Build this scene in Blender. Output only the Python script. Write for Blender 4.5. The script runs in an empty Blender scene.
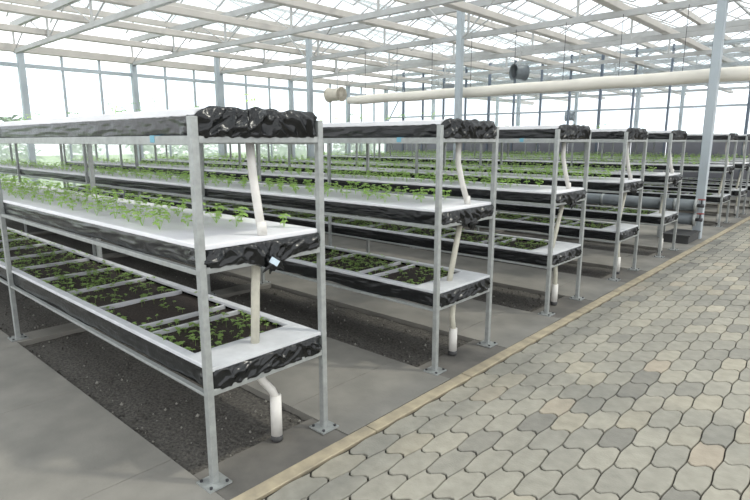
import bpy, math, random
from mathutils import Vector, Matrix, noise
R_ = random.Random(7)
PI = math.pi
scene = bpy.context.scene
COL = scene.collection

# ------------------------------------------------------------------ survey of the place (metres)
CAM = Vector((2.166, -1.2515, 1.6)); YAW = math.radians(42.158); PITCH = math.radians(-11.105); FPX = 554.66
W, P, H = 0.709, 1.773, 1.703            # rack width, rack pitch along the aisle, post height
Z1, Z2, Z3 = 0.4585, 1.036, 1.607        # centre heights of the cross bars
BAY, NB = 2.95, 4                        # frame spacing, bays
LEN = BAY * NB
XL, YF, XR, YB = -14.6, 18.0, 9.7, -6.0  # left wall, far wall, right limit, back limit
FWD = Vector((-math.sin(YAW)*math.cos(PITCH), math.cos(YAW)*math.cos(PITCH), math.sin(PITCH)))
RGT = FWD.cross(Vector((0,0,1))).normalized(); UPV = RGT.cross(FWD)
def depth_of(p):
    d = Vector(p) - CAM
    return d.dot(FWD)
def in_frame(p, m=10):
    d = Vector(p) - CAM; z = d.dot(FWD)
    if z < .2: return False
    u = 375 + FPX*d.dot(RGT)/z; v = 250 - FPX*d.dot(UPV)/z
    return -m < u < 750+m and -m < v < 500+m

# ------------------------------------------------------------------ materials
def mat(name, col, rough=.6, metal=0., var=0., scale=6., bump=0., bscale=40., coat=0., spec=.5, trans=0., col2=None):
    m = bpy.data.materials.new(name); m.use_nodes = True
    nt = m.node_tree; b = nt.nodes['Principled BSDF']; L = nt.links
    b.inputs['Base Color'].default_value = (*col, 1); b.inputs['Roughness'].default_value = rough
    b.inputs['Metallic'].default_value = metal; b.inputs['Specular IOR Level'].default_value = spec
    b.inputs['Coat Weight'].default_value = coat
    tc = nt.nodes.new('ShaderNodeTexCoord')
    if var or col2:
        n = nt.nodes.new('ShaderNodeTexNoise'); n.inputs['Scale'].default_value = scale; n.inputs['Detail'].default_value = 5
        L.new(tc.outputs['Object'], n.inputs['Vector'])
        r = nt.nodes.new('ShaderNodeValToRGB'); r.color_ramp.elements[0].position = .32; r.color_ramp.elements[1].position = .68
        c2 = col2 if col2 else tuple(min(1, c*(1+var)) for c in col)
        c1 = col if col2 else tuple(c*(1-var) for c in col)
        r.color_ramp.elements[0].color = (*c1, 1); r.color_ramp.elements[1].color = (*c2, 1)
        L.new(n.outputs['Fac'], r.inputs['Fac']); L.new(r.outputs['Color'], b.inputs['Base Color'])
    if bump:
        n2 = nt.nodes.new('ShaderNodeTexNoise'); n2.inputs['Scale'].default_value = bscale; n2.inputs['Detail'].default_value = 4
        L.new(tc.outputs['Object'], n2.inputs['Vector'])
        bp = nt.nodes.new('ShaderNodeBump'); bp.inputs['Strength'].default_value = bump; bp.inputs['Distance'].default_value = .01
        L.new(n2.outputs['Fac'], bp.inputs['Height']); L.new(bp.outputs['Normal'], b.inputs['Normal'])
    return m
def glass_mat(name, tint, milky=0., gloss=.06):
    m = bpy.data.materials.new(name); m.use_nodes = True; nt = m.node_tree; nt.nodes.clear(); L = nt.links
    out = nt.nodes.new('ShaderNodeOutputMaterial'); tr = nt.nodes.new('ShaderNodeBsdfTransparent'); tr.inputs[0].default_value = (*tint, 1)
    gl = nt.nodes.new('ShaderNodeBsdfGlossy'); gl.inputs['Roughness'].default_value = .08
    tl = nt.nodes.new('ShaderNodeBsdfTranslucent'); tl.inputs[0].default_value = (.92, .96, .96, 1)
    m1 = nt.nodes.new('ShaderNodeMixShader'); m1.inputs[0].default_value = gloss
    L.new(tr.outputs[0], m1.inputs[1]); L.new(gl.outputs[0], m1.inputs[2])
    m2 = nt.nodes.new('ShaderNodeMixShader'); m2.inputs[0].default_value = milky
    L.new(m1.outputs[0], m2.inputs[1]); L.new(tl.outputs[0], m2.inputs[2]); L.new(m2.outputs[0], out.inputs[0])
    return m
M = {}
M['galv']   = mat('galvanised steel', (.33,.345,.335), .45, .3, var=.12, scale=30, bump=.15, bscale=120)
M['bolt']   = mat('dark bolt steel', (.06,.06,.065), .5, .5)
M['film']   = mat('black plastic film', (.008,.009,.010), .24, 0, var=.2, scale=9, bump=.22, bscale=30, spec=.42)
M['foam']   = mat('white foam board', (.75,.75,.765), .75, 0, var=.05, scale=5, bump=.1, bscale=200)
M['rim']    = mat('white tray rim', (.56,.57,.585), .6, 0, var=.08, scale=12, bump=.1, bscale=90)
M['soil']   = mat('dark potting soil', (.018,.013,.010), .95, 0, col2=(.05,.036,.028), scale=60, bump=.9, bscale=90)
M['pitsoil']= mat('black gravelly soil', (.045,.042,.037), .95, 0, col2=(.13,.12,.105), scale=55, bump=1., bscale=60)
M['stone']  = mat('pale pebble', (.24,.23,.20), .8, 0, var=.3, scale=15)
M['conc']   = mat('trowelled concrete', (.165,.158,.140), .8, 0, col2=(.245,.233,.205), scale=2.6, bump=.12, bscale=60)
M['apron']  = mat('dark apron concrete', (.10,.095,.086), .75, 0, col2=(.17,.158,.138), scale=4, bump=.12, bscale=60)  # mottled concrete in a darker tone than the walkway slabs
M['curb']   = mat('sandy kerb stone', (.27,.235,.17), .85, 0, col2=(.43,.365,.25), scale=9, bump=.2, bscale=70)
M['joint']  = mat('dark sand in joints', (.028,.024,.018), .95, 0, var=.3, scale=30)
M['pvc']    = mat('off white pvc pipe', (.66,.64,.60), .42, 0, var=.05, scale=20)
M['cream']  = mat('cream wrapped pipe', (.56,.54,.45), .6, 0, var=.08, scale=30)
M['rubber'] = mat('dark rubber', (.05,.05,.05), .7)
M['beige']  = mat('beige roof beam', (.49,.46,.42), .55, 0, var=.06, scale=3)
M['frame']  = mat('grey blue painted steel', (.40,.445,.47), .5, .1, var=.05, scale=3)
M['mull']   = mat('dark grey window bar', (.13,.16,.20), .5, .1, var=.05, scale=3)
M['truss']  = mat('light grey truss steel', (.43,.43,.42), .55, .0, var=.06, scale=5)
M['panel']  = mat('grey wall cladding', (.20,.20,.22), .6, 0, var=.1, scale=1.5)
M['lag']    = mat('grey insulated pipe skin', (.15,.17,.18), .5, .2, var=.12, scale=6, bump=.3, bscale=12)
M['duct']   = mat('cream air sleeve', (.72,.68,.60), .6, 0, var=.04, scale=3, bump=.15, bscale=10)
M['fan']    = mat('cream fan housing', (.58,.53,.44), .55, 0, var=.08, scale=8)
M['red']    = mat('red valve handle', (.28,.05,.045), .5)
M['tapeb']  = mat('light blue tape', (.14,.36,.46), .5)
M['tapes']  = mat('pale silver tape', (.55,.66,.74), .35, 0, var=.1, scale=40)
M['grass']  = mat('outdoor grass', (.16,.24,.08), .9, 0, col2=(.28,.36,.16), scale=1.2, bump=.5, bscale=20)
M['hedge']  = mat('outdoor hedge leaves', (.10,.20,.08), .85, 0, col2=(.24,.36,.16), scale=3)
M['rglass'] = glass_mat('roof glass', (.95,.97,.98), .10, .05)
M['wglass'] = glass_mat('wall glass', (.96,.985,1.), .04, .05)
M['mglass'] = glass_mat('milky lower glass', (.93,.97,.95), .28, .04)
def leafmat(name, c1, c2):
    m = mat(name, c1, .5, 0, col2=c2, scale=35)
    nt = m.node_tree; b = nt.nodes['Principled BSDF']
    b.inputs['Subsurface Weight'].default_value = 0
    tl = nt.nodes.new('ShaderNodeBsdfTranslucent'); mx = nt.nodes.new('ShaderNodeMixShader'); mx.inputs[0].default_value = .35
    tl.inputs[0].default_value = (*[min(1, c*1.25) for c in c2], 1)
    out = nt.nodes['Material Output']
    nt.links.new(b.outputs[0], mx.inputs[1]); nt.links.new(tl.outputs[0], mx.inputs[2]); nt.links.new(mx.outputs[0], out.inputs[0])
    return m
M['leaf']   = leafmat('fresh green leaf', (.28,.48,.09), (.54,.72,.25))
M['sprout'] = leafmat('sprout green', (.15,.27,.06), (.36,.50,.16))
M['leafd']  = leafmat('grey green leaf', (.10,.22,.09), (.24,.38,.16))
# pavers: one tone per stone from a per-stone attribute
def paver_mat():
    m = mat('concrete paver', (.4,.39,.35), .85, 0, bump=.25, bscale=90)
    nt = m.node_tree; L = nt.links; b = nt.nodes['Principled BSDF']
    at = nt.nodes.new('ShaderNodeAttribute'); at.attribute_name = 'tone'
    r = nt.nodes.new('ShaderNodeValToRGB'); cr = r.color_ramp
    cr.elements[0].position = 0; cr.elements[0].color = (.185,.178,.155,1); cr.elements[1].position = 1; cr.elements[1].color = (.385,.36,.29,1)
    for p, c in ((.15,(.24,.23,.195)), (.45,(.265,.252,.21)), (.75,(.29,.275,.228)), (.95,(.315,.288,.225)), (.985,(.32,.275,.215))):
        e = cr.elements.new(p); e.color = (*c, 1)
    L.new(at.outputs['Fac'], r.inputs['Fac'])
    n = nt.nodes.new('ShaderNodeTexNoise'); n.inputs['Scale'].default_value = 14; n.inputs['Detail'].default_value = 6
    tc = nt.nodes.new('ShaderNodeTexCoord'); L.new(tc.outputs['Object'], n.inputs['Vector'])
    mx = nt.nodes.new('ShaderNodeMix'); mx.data_type = 'RGBA'; mx.blend_type = 'OVERLAY'; mx.inputs[0].default_value = .3
    L.new(r.outputs[0], mx.inputs[6]); L.new(n.outputs['Fac'], mx.inputs[7]); L.new(mx.outputs[2], b.inputs['Base Color'])
    return m
M['paver'] = paver_mat()

# ------------------------------------------------------------------ mesh helpers
class MB:
    def __init__(s): s.v = []; s.f = []; s.mi = []
    def add(s, vs, fs, mi=0):
        o = len(s.v); s.v += [tuple(p) for p in vs]; s.f += [tuple(i+o for i in f) for f in fs]; s.mi += [mi]*len(fs); return s
    def box(s, x0, x1, y0, y1, z0, z1, ch=0., mi=0):
        if ch <= 0:
            vs = [(x,y,z) for x in (x0,x1) for y in (y0,y1) for z in (z0,z1)]
            return s.add(vs, [(0,1,3,2),(4,6,7,5),(0,4,5,1),(2,3,7,6),(0,2,6,4),(1,5,7,3)], mi)
        def ring(a0,a1,b0,b1,c):
            return [(a0+c,b0),(a1-c,b0),(a1,b0+c),(a1,b1-c),(a1-c,b1),(a0+c,b1),(a0,b1-c),(a0,b0+c)]
        dx, dy, dz = x1-x0, y1-y0, z1-z0; c = ch; vs = []
        m = max(dx,dy,dz)
        if m == dz: mp = lambda a,b,t: (a,b,t); A=(x0,x1,y0,y1); T=(z0,z1)
        elif m == dx: mp = lambda a,b,t: (t,a,b); A=(y0,y1,z0,z1); T=(x0,x1)
        else: mp = lambda a,b,t: (b,t,a); A=(z0,z1,x0,x1); T=(y0,y1)
        for t, e in ((T[0],c*.6),(T[0]+c*.6,0),(T[1]-c*.6,0),(T[1],c*.6)):
            vs += [mp(a,b,t) for a,b in ring(A[0]+e,A[1]-e,A[2]+e,A[3]-e,c)]
        fs = [tuple(range(7,-1,-1)), tuple(range(24,32))]
        for k in range(3):
            for i in range(8): fs.append((k*8+i, k*8+(i+1)%8, (k+1)*8+(i+1)%8, (k+1)*8+i))
        return s.add(vs, fs, mi)
    def tube(s, pts, r, n=12, cap=True, mi=0):
        pts = [Vector(p) for p in pts]; rs = r if isinstance(r, (list,tuple)) else [r]*len(pts)
        vs = []; prev = None
        for i, p in enumerate(pts):
            t = (pts[min(i+1,len(pts)-1)] - pts[max(i-1,0)]).normalized()
            if prev is None:
                a = Vector((0,0,1)) if abs(t.z) < .9 else Vector((1,0,0)); u = t.cross(a).normalized()
            else: u = (prev - t*prev.dot(t)).normalized()
            prev = u; w = t.cross(u)
            vs += [p + rs[i]*(math.cos(2*PI*k/n)*u + math.sin(2*PI*k/n)*w) for k in range(n)]
        fs = [(i*n+k, i*n+(k+1)%n, (i+1)*n+(k+1)%n, (i+1)*n+k) for i in range(len(pts)-1) for k in range(n)]
        if cap: fs += [tuple(range(n-1,-1,-1)), tuple((len(pts)-1)*n+k for k in range(n))]
        return s.add(vs, fs, mi)
    def bar(s, a, b, w, h=None, mi=0):      # square bar between two points
        a, b = Vector(a), Vector(b); h = h or w; t = (b-a).normalized()
        up = Vector((0,0,1)) if abs(t.z) < .95 else Vector((1,0,0))
        u = t.cross(up).normalized()*w/2; q = u.cross(t).normalized()*h/2
        vs = [p+i*u+j*q for p in (a,b) for i,j in ((-1,-1),(1,-1),(1,1),(-1,1))]
        return s.add(vs, [(3,2,1,0),(4,5,6,7)]+[(k,(k+1)%4,4+(k+1)%4,4+k) for k in range(4)], mi)
    def mesh(s, name, mats, smooth=False):
        me = bpy.data.meshes.new(name); me.from_pydata(s.v, [], s.f)
        for m in (mats if isinstance(mats, (list,tuple)) else [mats]): me.materials.append(m)
        if any(s.mi): me.polygons.foreach_set('material_index', s.mi)
        if smooth: me.polygons.foreach_set('use_smooth', [True]*len(s.f))
        me.update(); return me
def obj(name, data, parent=None, loc=(0,0,0)):
    o = bpy.data.objects.new(name, data); COL.objects.link(o); o.parent = parent; o.location = loc; return o
def tag(o, label=None, cat=None, group=None, kind=None):
    if label: o['label'] = label
    if cat: o['category'] = cat
    if group: o['group'] = group
    if kind: o['kind'] = kind
    return o
def copy_tree(o, parent=None):
    c = o.copy(); COL.objects.link(c); c.parent = parent
    for ch in KIDS.get(o, ()): copy_tree(ch, c)
    return c
KIDS = {}
def part(name, data, parent, loc=(0,0,0)):
    o = obj(name, data, parent, loc); KIDS.setdefault(parent, []).append(o); return o

# ------------------------------------------------------------------ film liner (wrinkled black plastic around a tray)
def film_mesh(name, seed, z0, z1, fold_end, fold_side, droop=0., tuck=0., wave=.008):
    """closed skirt round the tray perimeter; z0 bottom, z1 top; rounded corners"""
    rc = .03; x1, x0, y0, y1 = .012, -LEN-.01, .022, W-.022
    per = []                                                        # (x, y, nx, ny, amp)
    n = 110
    for i in range(n+1):                                            # the aisle end
        y = y0+rc+(y1-y0-2*rc)*i/n; per.append((x1, y, 1, 0, fold_end))
    for i in range(1,5):
        a = PI/2*i/5; per.append((x1-rc+rc*math.cos(a), y1-rc+rc*math.sin(a), math.cos(a), math.sin(a), fold_end*.8))
    xs = [x1-rc]; st = .025
    while xs[-1] > x0+rc+.02: xs.append(xs[-1]-st); st = min(.12, st*1.03)
    for i, x in enumerate(xs): per.append((x, y1, 0, 1, fold_side+(fold_end-fold_side)*max(0,1-i/6)))
    for i in range(9): per.append((x0, y1-rc-(y1-y0-2*rc)*i/8, -1, 0, fold_side))
    for i, x in reversed(list(enumerate(xs))): per.append((x, y0, 0, -1, fold_side+(fold_end-fold_side)*max(0,1-i/6)))
    for i in range(1,5):
        a = -PI/2+PI/2*i/5; per.append((x1-rc+rc*math.cos(a), y0+rc+rc*math.sin(a), math.cos(a), math.sin(a), fold_end*.8))
    nt = 15; vs = []; N = len(per)
    for j in range(nt+1):
        t = j/nt
        for (x, y, nx, ny, amp) in per:
            s = x*1.0 + y
            sk = s + (t-.5)*.10*math.sin(s*9+seed)
            q = Vector((sk*15+seed*3.1, t*1.3, seed)); q2 = Vector((sk*60, t*4+seed, seed*2.))
            f = 1.5*(1-min(1,abs(noise.noise(q))*2.6))**2 + .8*(1-min(1,abs(noise.noise(Vector((sk*11-t*1.8, t*.6, seed+9))))*2.4))**2 + .16*noise.noise(q2) - .35
            bulge = math.sin(PI*min(1,max(0,t)))**.6
            amp2 = amp*f*(.25+.75*bulge)*1.15 + amp*.55*bulge
            zz = z0+(z1-z0)*t
            if nx > .5:
                if droop: zz -= droop*(1-t)*math.exp(-((y-W*.52)/.10)**2)*(1+.6*noise.noise(Vector((y*60,0,seed))))
                zz -= (1-t)*.006*(1+noise.noise(Vector((y*30,3,seed))))
                if tuck: zz += t*t*tuck*(.75+.35*noise.noise(Vector((y*14,1,seed))))*min(1,(y-y0)/.05, (y1-y)/.05)**.5 if y0<y<y1 else 0
            elif fold_side: zz += (1-t)*(wave*(noise.noise(Vector((x*2.2,y,seed)))-.35+.3*noise.noise(Vector((x*9,y,seed)))))
            vs.append((x+nx*amp2, y+ny*amp2, zz))
    fs = []
    for j in range(nt):
        for i in range(N): k = (i+1)%N; fs.append((j*N+i, j*N+k, (j+1)*N+k, (j+1)*N+i))
    # rolled inner edge and the flat bottom
    top = nt*N; o = len(vs)
    for i, (x, y, nx, ny, amp) in enumerate(per): vs.append((vs[top+i][0]-nx*.03, vs[top+i][1]-ny*.03, vs[top+i][2]-.004 if not (tuck and nx>.5) else vs[top+i][2]-.006))
    for i in range(N): k = (i+1)%N; fs.append((top+i, top+k, o+k, o+i))
    fs.append(tuple(range(N-1,-1,-1)))
    m = MB(); m.add(vs, fs); me = m.mesh(name, M['film'], True)
    return me

# ------------------------------------------------------------------ rack frame
S = .035
def build_rack():
    root = obj('growing_rack', None)
    pm = MB().box(-S/2, S/2, -S/2, S/2, .008, H, .003).mesh('post', M['galv'])
    b = MB().box(-.06,.06,-.06,.06, 0,.009, .002)
    b = MB(); b.box(-.06,.06,-.06,.06, 0,.009)
    for sx in (-1,1):
        for sy in (-1,1): b.tube([(sx*.043,sy*.043,.009),(sx*.043,sy*.043,.017)], .0085, 6, mi=1)
    bm_ = b.mesh('base_plate', [M['galv'], M['bolt']])
    for f in range(NB+1):
        for y in (0, W):
            p = part('post', pm, root, (-f*BAY, y, 0)); part('base_plate', bm_, p)
    endbar = MB().box(-.014,.014, S/2, W-S/2, -.015,.015, .002).mesh('cross_bar', M['galv'])
    for z in (Z1, Z2, Z3):
        for f in range(NB+1): part('cross_bar', endbar, root, (-f*BAY, 0, z))
    for z, rz0, rz1 in ((Z1, -.020,-.004), (Z2, -.020,.004), (Z3, -.022,.018)):
        rail = MB().box(-LEN, -S/2, -.014,.014, rz0, rz1, .002).mesh('side_rail', M['galv'])
        for y in (.004, W-.004): part('side_rail', rail, root, (0, y, z-.002))
    return root
rack0 = build_rack()
TAPE = MB().box(-.03,.01,-.0165,.0165,-.012,.0205,.002).mesh('tape_band', M['tapeb'])
rows = [0*P, P, 2*P, 3*P, 4*P, 6*P+.25, 7*P+.25, 8*P+.25, 9*P+.1]
ORD = ['nearest to the camera', 'second from the camera', 'third from the camera', 'fourth from the camera', 'last one before the big pipes',
       'first one beyond the big pipes', 'second one beyond the big pipes', 'third one beyond the big pipes', 'last one before the far wall']

# ------------------------------------------------------------------ beds
def bed_top(seed):
    r = obj('top_planting_bed', None)
    part('film_liner', film_mesh('film_liner', seed, .015, .105, .017, .004, tuck=.045), r)
    b = MB(); b.box(-LEN, -.012, .018, W-.018, .098, .132, .004); part('foam_board', b.mesh('foam_board', M['foam']), r)
    return r
def bed_mid(seed):
    r = obj('middle_planting_bed', None)
    part('film_liner', film_mesh('film_liner', seed, .012, .092, .015, .005, droop=.045, wave=.016), r)
    b = MB(); x = -LEN
    while x < -.01:
        x2 = min(x+1.18, .004); b.box(x, x2-.003, .016, W-.016, .088, .112, .005); x += 1.18
    part('foam_board', b.mesh('foam_board', M['foam']), r)
    k = MB(); rr = random.Random(seed)
    for q in range(6):
        a = Vector((.02, W*.5+rr.uniform(-.03,.05), .012+rr.uniform(-.005,.02)))
        k.tube([a, a+Vector((.012,rr.uniform(-.02,.03),-.03)), a+Vector((.0,rr.uniform(-.04,.05),-.06-rr.uniform(0,.02)))], [.012,.016,.004], 7)
    part('film_knot', k.mesh('film_knot', M['film'], True), r)
    return r
def bed_low(seed):
    r = obj('bottom_planting_bed', None)
    part('film_liner', film_mesh('film_liner', seed, .010, .104, .013, .004, wave=.03), r)
    z0, z1 = .098, .120
    b = MB()
    b.box(-LEN, .008, .012, .066, z0, z1, .004); b.box(-LEN, .008, W-.062, W-.012, z0, z1, .004)
    b.box(-.215, .010, .060, W-.058, z0, z1+.001); b.box(-LEN, -LEN+.06, .060, W-.058, z0, z1)
    part('tray_rim', b.mesh('tray_rim', M['rim']), r)
    n = 70; ny = 8; sv = []; sf = []
    for i in range(n*2+1):
        for j in range(ny+1):
            x = -LEN+.04+(LEN-.20)*i/(n*2); y = .05+(W-.1)*j/ny
            sv.append((x, y, .082+.007*noise.noise(Vector((x*9,y*9,seed)))))
    for i in range(n*2):
        for j in range(ny): a = i*(ny+1)+j; sf.append((a, a+ny+1, a+ny+2, a+1))
    m = MB(); m.add(sv, sf); m.box(-LEN+.04, -.16, .05, W-.05, .03, .06); part('soil', m.mesh('soil', M['soil'], True), r)
    dm = MB().box(-.008,.008, .062, W-.060, .06, .108, .003).mesh('divider', M['rim'])
    for x in DIV: part('divider', dm, r, (x, 0, 0))
    return r
DIV = [-.70, -.86]
while DIV[-1] > -LEN+.6: DIV.append(DIV[-1]-.545)
DRAIN = {}
def drain(kind):
    r = obj('drain_pipe', None); y = W/2
    def seg(name, pts, rad, m, smooth=True, n=14): part(name, MB().tube(pts, rad, n).mesh(name, m, smooth), r)
    if kind == 0:
        seg('upper_pipe', [(-.10,y,Z3-.016),(-.085,y,1.44),(-.06,y+.004,1.28),(-.045,y+.01,Z2+.125)], .0215, M['pvc'])
        seg('pipe_collar', [(-.046,y+.01,Z2+.18),(-.043,y+.012,Z2+.113)], .0245, M['pvc'])
        seg('middle_pipe', [(-.10,y+.01,Z2-.01),(-.105,y,.85),(-.12,y-.005,Z1+.105)], .0225, M['cream'])
        seg('lower_pipe', [(-.13,y+.005,Z1-.005),(-.13,y+.01,.40),(-.118,y+.035,.35),(-.10,y+.075,.295),(-.09,y+.09,.25)], .0215, M['pvc'])
        yy = y+.09; xx = -.09
    else:
        d = .10 if kind == 1 else .07
        seg('upper_pipe', [(-.09,y,Z3-.016),(-.09,y,1.45),(-.07,y+.03,1.30),(-.05,y+.075,Z2+.125)], .0205, M['pvc'])
        seg('pipe_collar', [(-.052,y+.07,Z2+.17),(-.05,y+.077,Z2+.113)], .0235, M['pvc'])
        seg('middle_pipe', [(-.08,y+.04,Z2-.01),(-.10,y+.04-d*.5,.80),(-.12,y+.04-d,Z1+.105)], .021, M['cream'])
        seg('lower_pipe', [(-.10,y,Z1-.005),(-.095,y-.005,.38),(-.09,y+(-.02 if kind==2 else 0),.30),(-.085,y-.01,.2)], .0205, M['cream'])
        yy = y-.01; xx = -.085
    seg('sleeve', [(xx,yy,.03),(xx,yy,.262 if kind==0 else .21)], .031, M['pvc'])
    b = MB().tube([(xx,yy,-.0),(xx,yy,.012),(xx,yy,.034)], [.029,.034,.0325], 14); part('rubber_ring', b.mesh('rubber_ring', M['rubber'], True), r)
    return r

protos = {'top': [bed_top(3), bed_top(11)], 'mid': [bed_mid(5), bed_mid(17)], 'low': [bed_low(2), bed_low(8)], 'dr': [drain(0), drain(1), drain(2)]}
used = set()
def inst(p, loc):
    if p not in used: used.add(p); o = p
    else: o = copy_tree(p)
    o.location = loc; return o
WHERE = ['of nearest rack', 'of second nearest rack', 'of third nearest rack',
         'of fourth nearest rack', 'of last rack before grey pipes', 'of first rack beyond grey pipes',
         'of second rack beyond grey pipes', 'of third rack beyond grey pipes', 'of rack beside far wall']
for i, y in enumerate(rows):
    r = inst(rack0, (0, y, 0))
    tag(r, 'three-tier galvanised steel growing rack, '+ORD[i], 'rack', 'growing racks standing in rows along the paved aisle')
    if i < 3:
        for z, x in (((Z3-.002), -.33),):
            t = obj('tape_band', TAPE, r, (x, .004, z)); tag(t, 'light blue tape wrapped round the rail')
    v = 0 if i % 2 == 0 else 1
    t = inst(protos['top'][v], (0, y, Z3)); tag(t, 'black film bed under white board, top tier '+WHERE[i], 'planting bed', 'film wrapped beds on the top tiers')
    t = inst(protos['mid'][v], (0, y, Z2)); tag(t, 'black film bed with planted white board, middle tier '+WHERE[i], 'planting bed', 'film wrapped beds on the middle tiers')
    if i == 0:
        b = MB(); b.bar((.036, W*.50, .01), (.042, W*.56, -.028), .05, .006)
        k = obj('tape_patch', MB().bar((.040, W*.49, .006), (.048, W*.545, -.022), .006, .030).mesh('tape_patch', M['tapes']), t); tag(k, 'pale silver tape closing the film')
    t = inst(protos['low'][v], (0, y, Z1)); tag(t, 'black film soil bed with white rim, bottom tier '+WHERE[i], 'planting bed', 'soil filled beds on the bottom tiers')
    t = inst(protos['dr'][0 if i == 0 else 1+(i % 2)], (0, y, 0)); tag(t, 'white plastic drain pipe at the aisle end '+WHERE[i], 'pipe', 'drain pipes at the rack ends')

# ------------------------------------------------------------------ plants
def leaf(m, base, az, el, ln, wd, droop=.5, n=3, mi=0):
    d = Vector((math.cos(az)*math.cos(el), math.sin(az)*math.cos(el), math.sin(el))); s = Vector((-math.sin(az), math.cos(az), 0))
    vs = []; b = Vector(base)
    prof = {2:[.55,1.,.0], 3:[.35,1.,.8,.0]}[n]
    for i in range(n+1):
        t = i/n; c = b + d*ln*t + Vector((0,0,-droop*ln*t*t)); w = wd/2*prof[i]
        if i == n: vs.append(c)
        else: vs += [c - s*w + Vector((0,0,w*.35)), c + Vector((0,0,-w*.1)), c + s*w + Vector((0,0,w*.35))]
    fs = []
    for i in range(n-1): a = 3*i; fs += [(a,a+1,a+4,a+3),(a+1,a+2,a+5,a+4)]
    a = 3*(n-1); fs += [(a,a+1,a+3),(a+1,a+2,a+3)]
    m.add(vs, fs, mi)
def stem(m, a, b, w=.0016):
    a, b = Vector(a), Vector(b); u = Vector((w,0,0)); q = Vector((0,w,0))
    m.add([a-u, a+q, a+u, b-u*.6, b+q*.6, b+u*.6], [(0,1,4,3),(1,2,5,4),(2,0,3,5)])
def seedling(seed, n=3, lite=False):            # bushy young plant with leaflets in threes
    rr = random.Random(seed); m = MB()
    for k in range(6 if lite else 8):
        az = rr.uniform(0, 2*PI); el = rr.uniform(.75, 1.5); L = rr.uniform(.02, .066)
        tip = Vector((math.cos(az)*math.cos(el)*L, math.sin(az)*math.cos(el)*L, math.sin(el)*L*1.3+.004))
        stem(m, (0,0,0), tip, .0012)
        for da in ((0,) if lite and k % 2 else (-1.1, 0, 1.1)):
            leaf(m, tip, az+da+rr.uniform(-.2,.2), rr.uniform(-.2,.5), rr.uniform(.020,.031), rr.uniform(.018,.026), .35, 2)
    return m
def sprout(seed):
    rr = random.Random(seed); m = MB(); h = rr.uniform(.008,.02)
    stem(m, (0,0,-.004), (0,0,h), .0009); a0 = rr.uniform(0,PI)
    for k in range(4 if rr.random() < .6 else 3):
        leaf(m, (0,0,h), a0+k*PI/2+rr.uniform(-.3,.3), rr.uniform(.0,.7), rr.uniform(.010,.019), rr.uniform(.009,.014), .3, 2)
    return m
def slender(seed):                              # taller plant with two or three long leaves
    rr = random.Random(seed); m = MB(); h = rr.uniform(.01,.03)
    stem(m, (0,0,0), (0,0,h), .002)
    for k in range(rr.choice((2,3,3,4))):
        az = rr.uniform(0,2*PI); el = rr.uniform(.7,1.2); L = rr.uniform(.025,.06)
        tip = Vector((math.cos(az)*math.cos(el)*L, math.sin(az)*math.cos(el)*L, h+math.sin(el)*L)); stem(m, (0,0,h*.5), tip, .0013)
        leaf(m, tip, az, el*.5, rr.uniform(.03,.05), rr.uniform(.014,.022), .5, 3)
    return m
SEED = [seedling(100+i) for i in range(8)]; LITE = [seedling(200+i, lite=True) for i in range(5)]
SPR = [sprout(300+i) for i in range(8)]; SLE = [slender(400+i) for i in range(7)]
def meshes(lst, name, mt): return [m.mesh(name, mt) for m in lst]
ME_SEED = meshes(SEED, 'leafy_seedling', M['leaf']); ME_SPR = meshes(SPR, 'soil_sprout', M['sprout'])
ME_SLE = meshes(SLE, 'tall_seedling', M['leaf']); ME_SLE2 = meshes(SLE, 'tall_seedling', M['leafd'])
def merge_at(dst, src, loc, rz, sc):
    c, s = math.cos(rz)*sc, math.sin(rz)*sc; x0, y0, z0 = loc; o = len(dst.v)
    dst.v += [(x0+c*x-s*y, y0+s*x+c*y, z0+z*sc) for x, y, z in src.v]
    dst.f += [tuple(i+o for i in f) for f in src.f]; dst.mi += [0]*len(src.f)
def spread(spots, NTOP, ME, LOW, name, labels, cat, groups, stuffname, stufflabel, mt):
    """spots: (x,y,z,rz,scale,row). The NTOP nearest in frame become objects, the rest one mass."""
    vis = sorted([s for s in spots if in_frame(s[:3], 0)], key=lambda s: depth_of(s[:3]))
    top = vis[:NTOP]; ids = set(id(s) for s in top)
    for s in top:
        o = obj(name, R_.choice(ME), None, s[:3]); o.rotation_euler.z = s[3]; o.scale = (s[4],)*3
        tag(o, labels(s[5]), cat, groups(s[5]))
    rest = [s for s in spots if id(s) not in ids]
    if stuffname and rest:
        m = MB()
        for s in rest: merge_at(m, R_.choice(LOW), s[:3], s[3], s[4])
        tag(obj(stuffname, m.mesh(stuffname, mt)), stufflabel, cat, None, 'stuff')
    return top
NEARN = ['nearest', 'second nearest', 'third nearest', 'fourth nearest', 'fifth nearest', 'sixth nearest', 'seventh nearest', 'eighth nearest', 'farthest']
# middle tier
sp = []
for i, y in enumerate(rows):
    x = -.36; r2 = random.Random(50+i); k = 0
    while x > -LEN+.1:
        for j, yy in enumerate((.125, .28, .435, .59)):
            if x > -.45 and r2.random() < .4: continue
            if x > -.5 and j == 0: continue
            for c in range(1):
                sp.append((x+r2.uniform(-.012,.012), y+yy+r2.uniform(-.02,.02), Z2+.111, r2.uniform(0,6.28), r2.uniform(.85,1.15)*(1.0 if i == 0 else 1.08 if i < 3 else 1.3), i))
        x -= .205 + r2.uniform(-.012,.012)
    if i > 0 : pass
sp.append((-.18, .61, Z2+.111, .3, .9, 0))
spread(sp, 300, ME_SEED, LITE, 'leafy_seedling',
       lambda i: 'bushy green seedling in white board, middle tier of %s rack' % NEARN[i], 'seedling',
       lambda i: 'leafy seedlings on the middle tier of the %s rack' % NEARN[i], 'distant_seedlings', 'green seedlings filling the white middle tier boards farther down the rows', M['leaf'])
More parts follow.
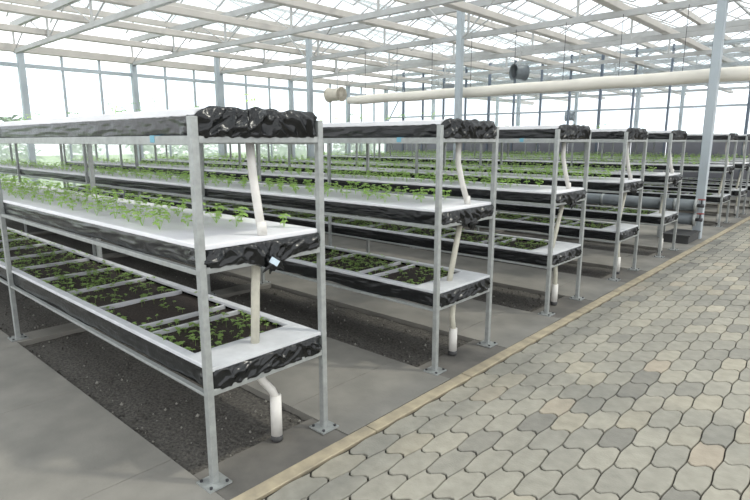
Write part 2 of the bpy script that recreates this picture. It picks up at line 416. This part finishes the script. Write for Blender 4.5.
# bottom tier sprouts, thicker in some cells than others
sp = []
for i, y in enumerate(rows):
    r2 = random.Random(90+i); cells = [-.215]+DIV+[-LEN+.06]; dens0 = (1. if i < 2 else .85 if i < 5 else .3)
    for c in range(len(cells)-1):
        xa, xb = cells[c]-.015, cells[c+1]+.015; area = abs(xa-xb)*.56
        d = r2.choice((230, 330, 460)) * dens0
        if i == 0 and c == 0: d = 420
        if i == 0 and c == 2: d = 70
        for _ in range(int(area*d)):
            yy = r2.uniform(.075, W-.07); xx = r2.uniform(xb, xa)
            if r2.random() < .12: yy = r2.uniform(.058,.085)
            sp.append((xx, y+yy, Z1+.084, r2.uniform(0,6.28), r2.uniform(1.,1.8)*(1.3 if i>1 else 1.1), i))
    for _ in range(int(160*dens0)):                                  # sprouts leaning over the two long rims
        sp.append((r2.uniform(-LEN+.2,-.5), y+r2.choice((.066,.07,W-.06,W-.05)), Z1+r2.uniform(.095,.115), r2.uniform(0,6.28), r2.uniform(.9,1.5), i))
spread(sp, 300, ME_SPR, SPR, 'soil_sprout',
       lambda i: 'tiny green sprout in dark soil, bottom tier of %s rack' % NEARN[i], 'sprout',
       lambda i: 'sprouts in the bottom tier soil of the %s rack' % NEARN[i], 'distant_sprouts', 'carpet of small green sprouts filling the rest of the bottom tier soil', M['sprout'])
# top tier
sp = []
for i, y in enumerate(rows):
    r2 = random.Random(130+i); x = -.32-.1*(i % 3)
    if i == 0:
        for xx, yy, s in ((-.05,.36,1.15), (-.42,.05,.8), (-.66,.10,.9), (-.90,.06,1.), (-1.2,.2,.9), (-.5,.35,.8), (-1.0,.5,.8)): sp.append((xx, yy, Z3+.131, r2.uniform(0,6.28), s, 0))
        x = -1.6
    while x > -LEN+.2:
        sp.append((x+r2.uniform(-.08,.08), y+r2.choice((.15,.35,.55))+r2.uniform(-.06,.06), Z3+.131, r2.uniform(0,6.28), r2.uniform(.9,1.35), i))
        x -= .21 if x > -5 else .45
sp = [s for s in sp if in_frame(s[:3], 5)]
spread(sp, 300, ME_SLE + ME_SLE2[:3], SLE, 'tall_seedling',
       lambda i: 'slender young plant on the top tier of %s rack' % NEARN[i], 'seedling',
       lambda i: 'slender plants on the top tier of the %s rack' % NEARN[i], None, None, M['leaf'])

# ------------------------------------------------------------------ floor
def struct(name, m, mt, label, cat='floor', smooth=False):
    me = m.mesh(name, mt, smooth) if isinstance(m, MB) else m
    return tag(obj(name, me), label, cat, None, 'structure')
XJ = [-.13, -.34, -1.55, -2.75, -3.95, -5.15, -6.35, -7.55, -8.75, -9.95, -11.15, -12.35, -14.6]
b = MB(); allrows = [-3*P, -2*P, -P]+rows
walk = []
for a, c in zip(allrows[:-1], allrows[1:]): walk.append((a+W+.035, c-.035))
for ya, yb in walk:
    for k in range(len(XJ)-1):
        x1 = .158 if k == 0 else XJ[k]; x0 = XJ[k+1]
        b.box(x0+.003, x1, ya, yb, -.12, 0)
b.box(XL, .158, rows[-1]+W+.04, YF-.02, -.12, 0)
struct('floor', b, M['conc'], 'grey concrete walkway slabs between the growing racks')
b = MB()
for y in allrows:
    b.box(-.14, .158, y-.03, y+W+.03, -.12, -.004)
struct('floor_apron', b, M['apron'], 'dark concrete pads under the rack ends beside the kerb')
b = MB()
for y in allrows:
    for f in range(1, NB+1): b.box(-f*BAY-.11, -f*BAY+.11, y-.03, y+W+.03, -.12, -.001)
struct('floor_strip', b, M['conc'], 'concrete strips crossing the soil pits under the rack posts')
# soil pits with a rough surface
vs = []; fs = []
for y in allrows:
    if y < -P-.1: continue
    nx = 170; ny = 14; o = len(vs)
    for i in range(nx+1):
        for j in range(ny+1):
            x = -.1-(14.4)*(i/nx)**1.4; yy = y-.04+(W+.08)*j/ny
            vs.append((x, yy, -.04+.012*noise.noise(Vector((x*7,yy*7,1)))+.007*noise.noise(Vector((x*25,yy*25,2)))))
    for i in range(nx):
        for j in range(ny): a = o+i*(ny+1)+j; fs.append((a, a+1, a+ny+2, a+ny+1))
m = MB(); m.add(vs, fs); struct('floor_soil', m, M['pitsoil'], 'dark gravelly soil in the sunken pits under the racks', smooth=True)
# crumbs and pale pebbles lying in the pits
m = MB(); r2 = random.Random(5)
for y in rows[:3]:
    for _ in range(520):
        x = -.15-r2.random()**1.5*5; yy = y+r2.uniform(-.02, W+.02); s = r2.uniform(.003,.011) if r2.random() < .97 else .016
        p = [(x+s*a*r2.uniform(.6,1.2), yy+s*c*r2.uniform(.6,1.2), -.032+s*d) for a,c,d in ((1,0,0),(0,1,0),(-1,0,0),(0,-1,0),(0,0,1),(0,0,-1))]
        m.add(p, [(0,1,4),(1,2,4),(2,3,4),(3,0,4),(1,0,5),(2,1,5),(3,2,5),(0,3,5)], 0 if r2.random() < .72 else 1)
tag(obj('pit_gravel', m.mesh('pit_gravel', [M['pitsoil'], M['stone']])), 'loose crumbs and pale pebbles lying on the pit soil', 'gravel', None, 'stuff')
# kerb: separate stones
b = MB(); y = -5.; r2 = random.Random(3)
while y < YF-.1:
    L = .98; y2 = min(y+L, YF-.03); b.box(.163, .247, y+.003, y2-.003, -.1, .003+r2.uniform(-.001,.002), .004); y += L
struct('floor_kerb', b, M['curb'], 'narrow sandy yellow kerb between concrete and pavers')
# wave-edged pavers in running bond
PW, PL, gap = .135, .27, .013
m = MB(); tones = []; r2 = random.Random(21)
def xe(y, yc): return PW/2 + .006*math.cos(2*PI*(y-yc)/PL)
ncol = 34
for c in range(ncol):
    xc = .3325+PW*c; yo = 0 if c % 2 == 0 else PL/2
    k0 = int((-3.2)/PL); k1 = int((YF-.1)/PL)
    for k in range(k0, k1):
        yc = 1.586+PL*(k-5)+yo
        if yc > YF-.15: continue
        far = yc > 7 or c > 20
        ne = 4 if far else 8; ns = 2 if far else 6
        pts = []
        for i in range(ne+1):
            yy = -PL/2+PL*i/ne; pts.append((xe(yy,0)-.0032, yy))
        def sy(x): return .025*math.sin(2*PI*x/(PW-.012))
        right = [(px, py) for px, py in pts]; left = [(-px, py) for px, py in reversed(pts)]
        w0 = right[-1][0]
        topc = [(w0-2*w0*i/ns, PL/2) for i in range(1, ns)]; botc = [(-w0+2*w0*i/ns, -PL/2) for i in range(1, ns)]
        ring = right + topc + left + botc; out = []
        for px, py in ring:
            e = max(0, 1-abs(abs(py)-PL/2)/.05)
            sgn = 1 if py > 0 else -1
            out.append((px, py + e*sy(px)*(1) - sgn*gap/2*(1 if abs(py) > PL/2-.001 else 0)))
        n = len(out); tilt = r2.uniform(-.0012,.0012); zz = r2.uniform(-.0015,.0015)
        if far: vs = [(xc+px, yc+py, zz) for px, py in out]; m.add(vs, [tuple(range(n))]); cnt = 1
        else:
            vs = []
            for s, z in ((1, -.02), (1, -.004), (.965, 0)): vs += [(xc+px*s, yc+py*s, z+zz+tilt*px*10) for px, py in out]
            f2 = [tuple(range(2*n, 3*n))]+[(l*n+i, l*n+(i+1)%n, (l+1)*n+(i+1)%n, (l+1)*n+i) for l in (0,1) for i in range(n)]
            m.add(vs, f2); cnt = len(f2)
        tn = r2.random()
        tones += [tn]*cnt
me = m.mesh('floor_paving', M['paver'])
at = me.attributes.new('tone', 'FLOAT', 'FACE'); at.data.foreach_set('value', tones)
tag(obj('floor_paving', me), 'aisle of wavy-edged grey and buff interlocking pavers', 'floor', None, 'structure')
b = MB(); b.box(.25, XR, -5., YF, -.14, -.016); struct('floor_bedding', b, M['joint'], 'dark sandy bedding showing in the paver joints')

# ------------------------------------------------------------------ greenhouse shell
n_trim = [0]
def shell(name, m, mt, label, cat, group=None):
    o = obj(name, m.mesh(name, mt)); return tag(o, label, cat, group, 'structure')
ZE = 3.85
# left wall: columns, mullions, rails, glass
wcol = [-5.2, -2.2, .75, 3.7, 6.64, 9.58, 12.58, 15.60, YF]
for y in wcol:
    shell('wall_column', MB().box(XL-.07, XL+.07, y-.075, y+.075, 0, ZE, .01), M['frame'], 'grey steel column of the left glass wall', 'column', 'steel columns of the left glass wall')
for a, c in zip(wcol[:-1], wcol[1:]):
    for q in (1, 2):
        y = a+(c-a)*q/3
        shell('wall_mullion', MB().box(XL-.03, XL+.03, y-.025, y+.025, .3, ZE), M['frame'], 'thin vertical glazing bar of the left glass wall', 'window bar', 'glazing bars of the left glass wall')
    shell('window_1', MB().box(XL-.004, XL+.004, a+.07, c-.07, 1.95, ZE-.05), M['wglass'], 'clear upper glass between two left wall columns', 'window', 'upper glass panes of the left wall')
    shell('window_2', MB().box(XL-.004, XL+.004, a+.07, c-.07, .3, 1.93), M['mglass'], 'milky lower glass between two left wall columns', 'window', 'lower glass panes of the left wall')
shell('trim_1', MB().box(XL-.06, XL+.10, YB, YF+14, ZE-.02, ZE+.17, .01), M['beige'], 'beige eaves beam along the top of the left wall', 'beam')
shell('trim_2', MB().box(XL-.05, XL+.05, YB, YF, 3.47, 3.56), M['frame'], 'horizontal window rail high on the left wall', 'beam')
shell('wall_left', MB().box(XL-.08, XL+.08, YB, YF, -.1, .32), M['panel'], 'low solid base of the left glass wall', 'wall')
# far wall
b = MB(); x = XL
while x < -.6:
    b.box(x+.01, min(x+1.05, -.5)-.01, YF-.03, YF+.03, .0, 1.72); x += 1.06
shell('wall_far', b, M['panel'], 'grey panelled lower part of the far wall', 'wall')
k = 0; x = -4.06+1.06*5
while x > XL:
    thick = k % 4 == 2
    w = .024 if not thick else .035
    shell('far_wall_mullion', MB().box(x-w, x+w, YF-.05, YF+.05, 0, 4.5), M['mull'], 'dark upright bar of the far partition wall', 'window bar', 'dark upright bars of the far partition wall')
    if x-1.06 > XL-.5: shell('window_3', MB().box(max(x-1.03,XL+.1), x-.04, YF-.004, YF+.004, 1.75 if x < 0 else .2, 4.4), M['wglass'], 'tall clear pane of the far partition wall', 'window', 'clear panes of the far partition wall')
    x -= 1.06; k += 1
for n_, z in ((3, 1.74), (4, 2.62), (5, 4.40)):
    shell('trim_%d' % n_, MB().box(XL, 2.5, YF-.04, YF+.04, z-.03, z+.03), M['frame'], {3:'sill rail on top of the grey far wall panels', 4:'middle rail of the far partition wall', 5:'top rail of the far partition wall'}[n_], 'beam')
# columns inside the house
for x, lab in ((0, 'grey steel column with pipes beside the paved aisle'), (-4.85, 'tall grey steel column standing among the racks, right of the other'), (-9.7, 'tall grey steel column standing among the racks, left of the other'), (-14.2, 'tall grey steel column standing just inside the left glass wall')):
    shell('support_column', MB().box(x-.065, x+.065, 9.2-.065, 9.2+.065, -.02, 4.6, .008), M['frame'], lab, 'column')
for y in (21., 27.):
    for x in (-14.2, -9.7, -4.85, 0):
        shell('support_column', MB().box(x-.065, x+.065, y-.065, y+.065, -.02, 4.6), M['frame'], 'steel column standing in the next house beyond the far partition', 'column', 'columns beyond the far partition')
# beams along the rows
ZB = 4.0
xs = [-12.3, -10.2, -8.1, -6.0, -3.9, -1.8, .3, 2.4, 4.5]
for i, x in enumerate(xs):
    b = MB().box(x-.08, x+.08, YB, YF+14, ZB-.05, ZB+.08, .01)
    b.box(x-.05, x+.05, YB, YF+14, 4.55, 4.68)
    shell('roof_beam', b, M['beige'], 'long beige roof beam running parallel to the aisle', 'beam', 'beige roof beams running parallel to the aisle')
# trusses across
ty = [3.6, 6.64, 9.58, 12.58, 15.6, 18.6, 21.6, 24.6, 27.6]
for y in ty:
    t = obj('roof_truss', None, None, (0, y, 0)); tag(t, 'light grey lattice truss spanning the roof across the rows', 'truss', 'lattice trusses spanning the roof', 'structure')
    x1 = 5.0
    part('bottom_chord', MB().box(XL, x1, -.045, .045, 3.79, 3.89).mesh('bottom_chord', M['truss']), t)
    part('top_chord', MB().box(XL, x1, -.05, .05, 4.40, 4.54).mesh('top_chord', M['truss']), t)
    wb = MB(); step = 4.85/4; x = XL; up = True
    vb = MB()
    while x < x1-.1:
        z0, z1 = (3.88, 4.46) if up else (4.46, 3.88)
        wb.bar((x,0,z0), (min(x+step,x1),0,z1), .022); x += step; up = not up
    for q in range(9): vb.bar((XL+q*2.425, 0, 3.86), (XL+q*2.425, 0, 4.5), .04)
    part('web_bracing', wb.mesh('web_bracing', M['truss']), t); part('uprights', vb.mesh('uprights', M['truss']), t)
# purlin-like light bars, glazing bars and glass of the ridged roof
zg, zr = 4.68, 5.25
half = 2.425
gx = [XL+.0+half*i for i in range(9)]
for i in range(0, len(gx)-1):
    xa, xb = gx[i], gx[i+1]; xm = (xa+xb)/2
    g = MB()
    for (p, q) in (((xa,zg),(xm,zr)), ((xm,zr),(xb,zg))):
        dz = .004
        g.add([(p[0],YB,p[1]),(q[0],YB,q[1]),(q[0],YF+14,q[1]),(p[0],YF+14,p[1]),(p[0],YB,p[1]+dz),(q[0],YB,q[1]+dz),(q[0],YF+14,q[1]+dz),(p[0],YF+14,p[1]+dz)],
              [(0,3,2,1),(4,5,6,7),(0,1,5,4),(1,2,6,5),(2,3,7,6),(3,0,4,7)])
    o = shell('ceiling', g, M['rglass'], 'clear glass gable of the ridged greenhouse roof', 'roof glass', 'glass gables of the roof')
    rb = MB(); rb.bar((xm,YB,zr-.02),(xm,YF+14,zr-.02), .05,.06)
    y = .5
    while y < YF+10:
        rb.bar((xa,y,zg-.01),(xm,y,zr-.02), .025,.03); rb.bar((xm,y,zr-.02),(xb,y,zg-.01), .025,.03); y += 1.0
    shell('ridge_bars', rb, M['truss'], 'light ridge and glazing bars carrying one glass gable', 'roof bar', 'ridge and glazing bars of the roof')
# ties bracing the house columns
for i, (x, y) in enumerate(((-4.85, 9.2), (-9.7, 9.2))):
    m = MB(); m.bar((x,y,3.7),(x+.9,y,4.5), .03); m.bar((x,y,3.7),(x-.9,y,4.5), .03)
    shell('column_brace', m, M['truss'], 'V shaped brace at the head of the %s inner column' % ('right' if i == 0 else 'left'), 'brace')
m = MB(); m.bar((-15.0+.5, YF-.1, 2.3), (-13.5, YF-.1, 3.75), .04); shell('wall_brace', m, M['frame'], 'thin diagonal tie in the corner of the far partition wall', 'brace')

# air sleeve, fans
t = obj('air_duct', MB().tube([(-8.5+.28*i, 9.5, 2.655-.006*math.sin(i)) for i in range(47)], [.085]+[.112-.005*(i%4==0) for i in range(45)]+[.08], 18).mesh('air_duct', M['duct'], True))
tag(t, 'long cream inflated air duct hanging across the house', 'air duct')
m = MB(); 
for i in range(12): m.bar((-7.9+i*1.05, 9.5, 2.755), (-7.9+i*1.05, 9.5, 3.82), .008)
for i in range(1): part('hanger_wires', m.mesh('hanger_wires', M['bolt']), t)
def fan(loc, rz, label, ms='fan', s=1., hl=1.):
    r = obj('circulation_fan', None, None, loc); r.rotation_euler.z = rz; tag(r, label, 'fan')
    m = MB(); n = 28
    prof = [(-.16*hl,.19),(-.11*hl,.165),(.10,.16),(.16,.19)]; vs = []
    for (x, rad) in prof: vs += [(x*s, rad*s*math.cos(2*PI*k/n), rad*s*math.sin(2*PI*k/n)) for k in range(n)]
    for (x, rad) in reversed(prof): vs += [(x*s, (rad-.008)*s*math.cos(2*PI*k/n), (rad-.008)*s*math.sin(2*PI*k/n)) for k in range(n)]
    L = 8; fs = [(l*n+k, l*n+(k+1)%n, ((l+1)%L)*n+(k+1)%n, ((l+1)%L)*n+k) for l in range(L) for k in range(n)]
    m.add(vs, fs); part('housing', m.mesh('housing', M[ms], True), r)
    b = MB().tube([(-.05*s,0,0),(.05*s,0,0),(.11*s,0,0)], [.05*s,.085*s,.06*s], 16); part('motor', b.mesh('motor', M[ms], True), r)
    b = MB()
    for k in range(5):
        a = 2*PI*k/5; u = Vector((0,math.cos(a),math.sin(a))); w = Vector((0,-math.sin(a),math.cos(a)))
        b.add([u*.04*s-w*.02*s, u*.04*s+w*.02*s+Vector((.02,0,0)), u*.145*s+w*.06*s+Vector((.04,0,0)), u*.145*s-w*.03*s], [(0,1,2,3)])
        b.add([p+Vector((.004,0,0)) for p in (u*.04*s-w*.02*s, u*.04*s+w*.02*s+Vector((.02,0,0)), u*.145*s+w*.06*s+Vector((.04,0,0)), u*.145*s-w*.03*s)], [(3,2,1,0)])
    part('blades', b.mesh('blades', M[ms]), r)
    b = MB()
    for rad in (.05,.07,.09,.11,.13,.15,.17,.185): b.tube([(.165*s, rad*s*math.cos(2*PI*k/24), rad*s*math.sin(2*PI*k/24)) for k in range(25)], .0032*s, 4, False)
    for k in range(14): a = PI*k/14; b.bar((.165*s,-.185*s*math.cos(a),-.185*s*math.sin(a)), (.165*s,.185*s*math.cos(a),.185*s*math.sin(a)), .006*s)
    part('guard_grille', b.mesh('guard_grille', M[ms]), r)
    b = MB(); b.bar((0,0,.15*s), (0,0,3.82-loc[2]), .02); part('hanging_rod', b.mesh('hanging_rod', M['truss']), r)
    return r
fan((-8.93, 9.5, 2.83), 0, 'round cream circulation fan hanging left of the air duct', 'fan', 1.02, 2.0)
fan((-7.9, 13.2, 3.15), math.radians(30), 'grey circulation fan hanging behind the middle of the air duct', 'lag', .9)
fan((-4.5, 11.2, 3.2), math.radians(60), 'brownish grey circulation fan hanging above the air duct on the right', 'lag', 1.)
fan((-7.2, 20.5, 2.55), math.radians(10), 'small grey fan hanging beyond the far partition wall', 'lag', 1.)

# pipe run across the house beside the aisle
def run(name, z, y, label):
    r = obj(name, None); tag(r, label, 'pipe')
    part('pipe_barrel', MB().tube([(-14.3,y,z),(-.02,y,z)], .095, 20).mesh('pipe_barrel', M['lag'], True), r)
    for x in range(0, 12): part('joint_band', MB().tube([(-.3-x*1.2,y,z),(-.34-x*1.2,y,z)], .1, 20).mesh('joint_band', M['galv'], True), r)
    b = MB().tube([(-.03,y,z),(.0,y,z)], .112, 20); part('end_flange', b.mesh('end_flange', M['galv'], True), r)
    b = MB().tube([(.0,y,z),(.10,y,z)], .03, 12); b.tube([(.06,y,z),(.06,y,z+.10)], .012, 8); v = part('valve', b.mesh('valve', M['bolt'], True), r)
    ring = MB().tube([(.06+.05*math.cos(2*PI*k/16), y+.05*math.sin(2*PI*k/16), z+.10) for k in range(17)], .008, 6, False); part('valve_handle', ring.mesh('valve_handle', M['red'], True), v)
    return r
run('heating_pipe', .565, 9.0, 'upper thick grey insulated pipe running beneath the far racks')
run('heating_pipe', .335, 9.0, 'lower thick grey insulated pipe running beneath the far racks')
b = MB()
for i in range(4):
    x = -.5-i*3.4; b.box(x-.03, x+.03, 8.87, 8.90, 0, .72); b.box(x-.03, x+.03, 9.10, 9.13, 0, .72)
    for z in (.222, .452, .67): b.box(x-.02, x+.02, 8.87, 9.13, z, z+.018)
    s_ = obj('pipe_stand', b.mesh('pipe_stand', M['galv'])); tag(s_, 'small steel stand holding up the two thick grey pipes', 'stand', 'stands under the thick grey pipes'); b = MB()
b = MB().box(-.32, .05, 8.45, 9.1, 0, .12, .01); b.box(-.34,.07, 8.43, 9.12, .12, .14)
tag(obj('plinth_box', b.mesh('plinth_box', M['rubber'])), 'low dark box on the concrete at the foot of the aisle column', 'box')

# ------------------------------------------------------------------ outside
b = MB(); b.box(-70, XL-.1, -30, 60, -.3, -.05); struct('ground_outside', b, M['grass'], 'pale green grass outside the left glass wall', 'ground')
b = MB(); b.box(XL-.1, 30, YF+.02, 60, -.3, -.03); struct('ground_next_house', b, M['conc'], 'concrete ground beyond the far partition', 'ground')
def bush(seed, h):
    rr = random.Random(seed); m = MB()
    for k in range(420):
        a = rr.uniform(0,2*PI); u = rr.random(); rad = .9*h*.5*math.sqrt(u); z = h*rr.random()
        q = math.sqrt(max(0, 1-(z/h-.45)**2*2.6)); p = (rad*math.cos(a)*q*1.25, rad*math.sin(a)*q*1.25, z)
        leaf(m, p, rr.uniform(0,6.28), rr.uniform(-.3,.9), h*.16, h*.11, .3, 2)
    m.tube([(0,0,-.05),(0,0,h*.6)], [h*.03,h*.015], 7)
    return m.mesh('outdoor_shrub', M['hedge'])
BU = [bush(1,1.9), bush(2,2.3), bush(3,1.6)]
r2 = random.Random(77)
for i in range(15):
    y = -2+i*3.2
    o = obj('outdoor_shrub', BU[i % 3], None, (-24+r2.uniform(-1.2,1.2), y+4, -.06)); o.rotation_euler.z = r2.uniform(0,6); s = r2.uniform(1.0,1.2); o.scale = (s,s,s)
    tag(o, 'pale green shrub in the row outside the left glass wall', 'shrub', 'shrubs outside the left glass wall')

# ------------------------------------------------------------------ light, world, camera
w = bpy.data.worlds.new('sky'); scene.world = w; w.use_nodes = True; nt = w.node_tree
bg = nt.nodes['Background']; bg.inputs[0].default_value = (.955,.975,1.,1); bg.inputs[1].default_value = 2.0
sl = bpy.data.lights.new('sun', 'SUN'); sl.energy = 2.0; sl.angle = math.radians(2.5); sl.color = (1.,.93,.80)
so = obj('sun', sl); so.rotation_euler = Vector((-.50,-.35,-1.)).to_track_quat('-Z','Y').to_euler()
cam = bpy.data.cameras.new('camera'); co = obj('camera', cam); co.location = CAM
co.matrix_world = Matrix.Translation(CAM) @ Matrix((RGT, UPV, -FWD)).transposed().to_4x4()
cam.sensor_width = 36; cam.lens = FPX*36/750; cam.clip_end = 300
scene.camera = co
scene.view_settings.view_transform = 'Standard'; scene.view_settings.look = 'None'; scene.view_settings.gamma = 1; scene.view_settings.exposure = 0
scene.view_settings.use_curve_mapping = False
scene.cycles.use_denoising = True; scene.cycles.transparent_max_bounces = 24; scene.cycles.max_bounces = 8
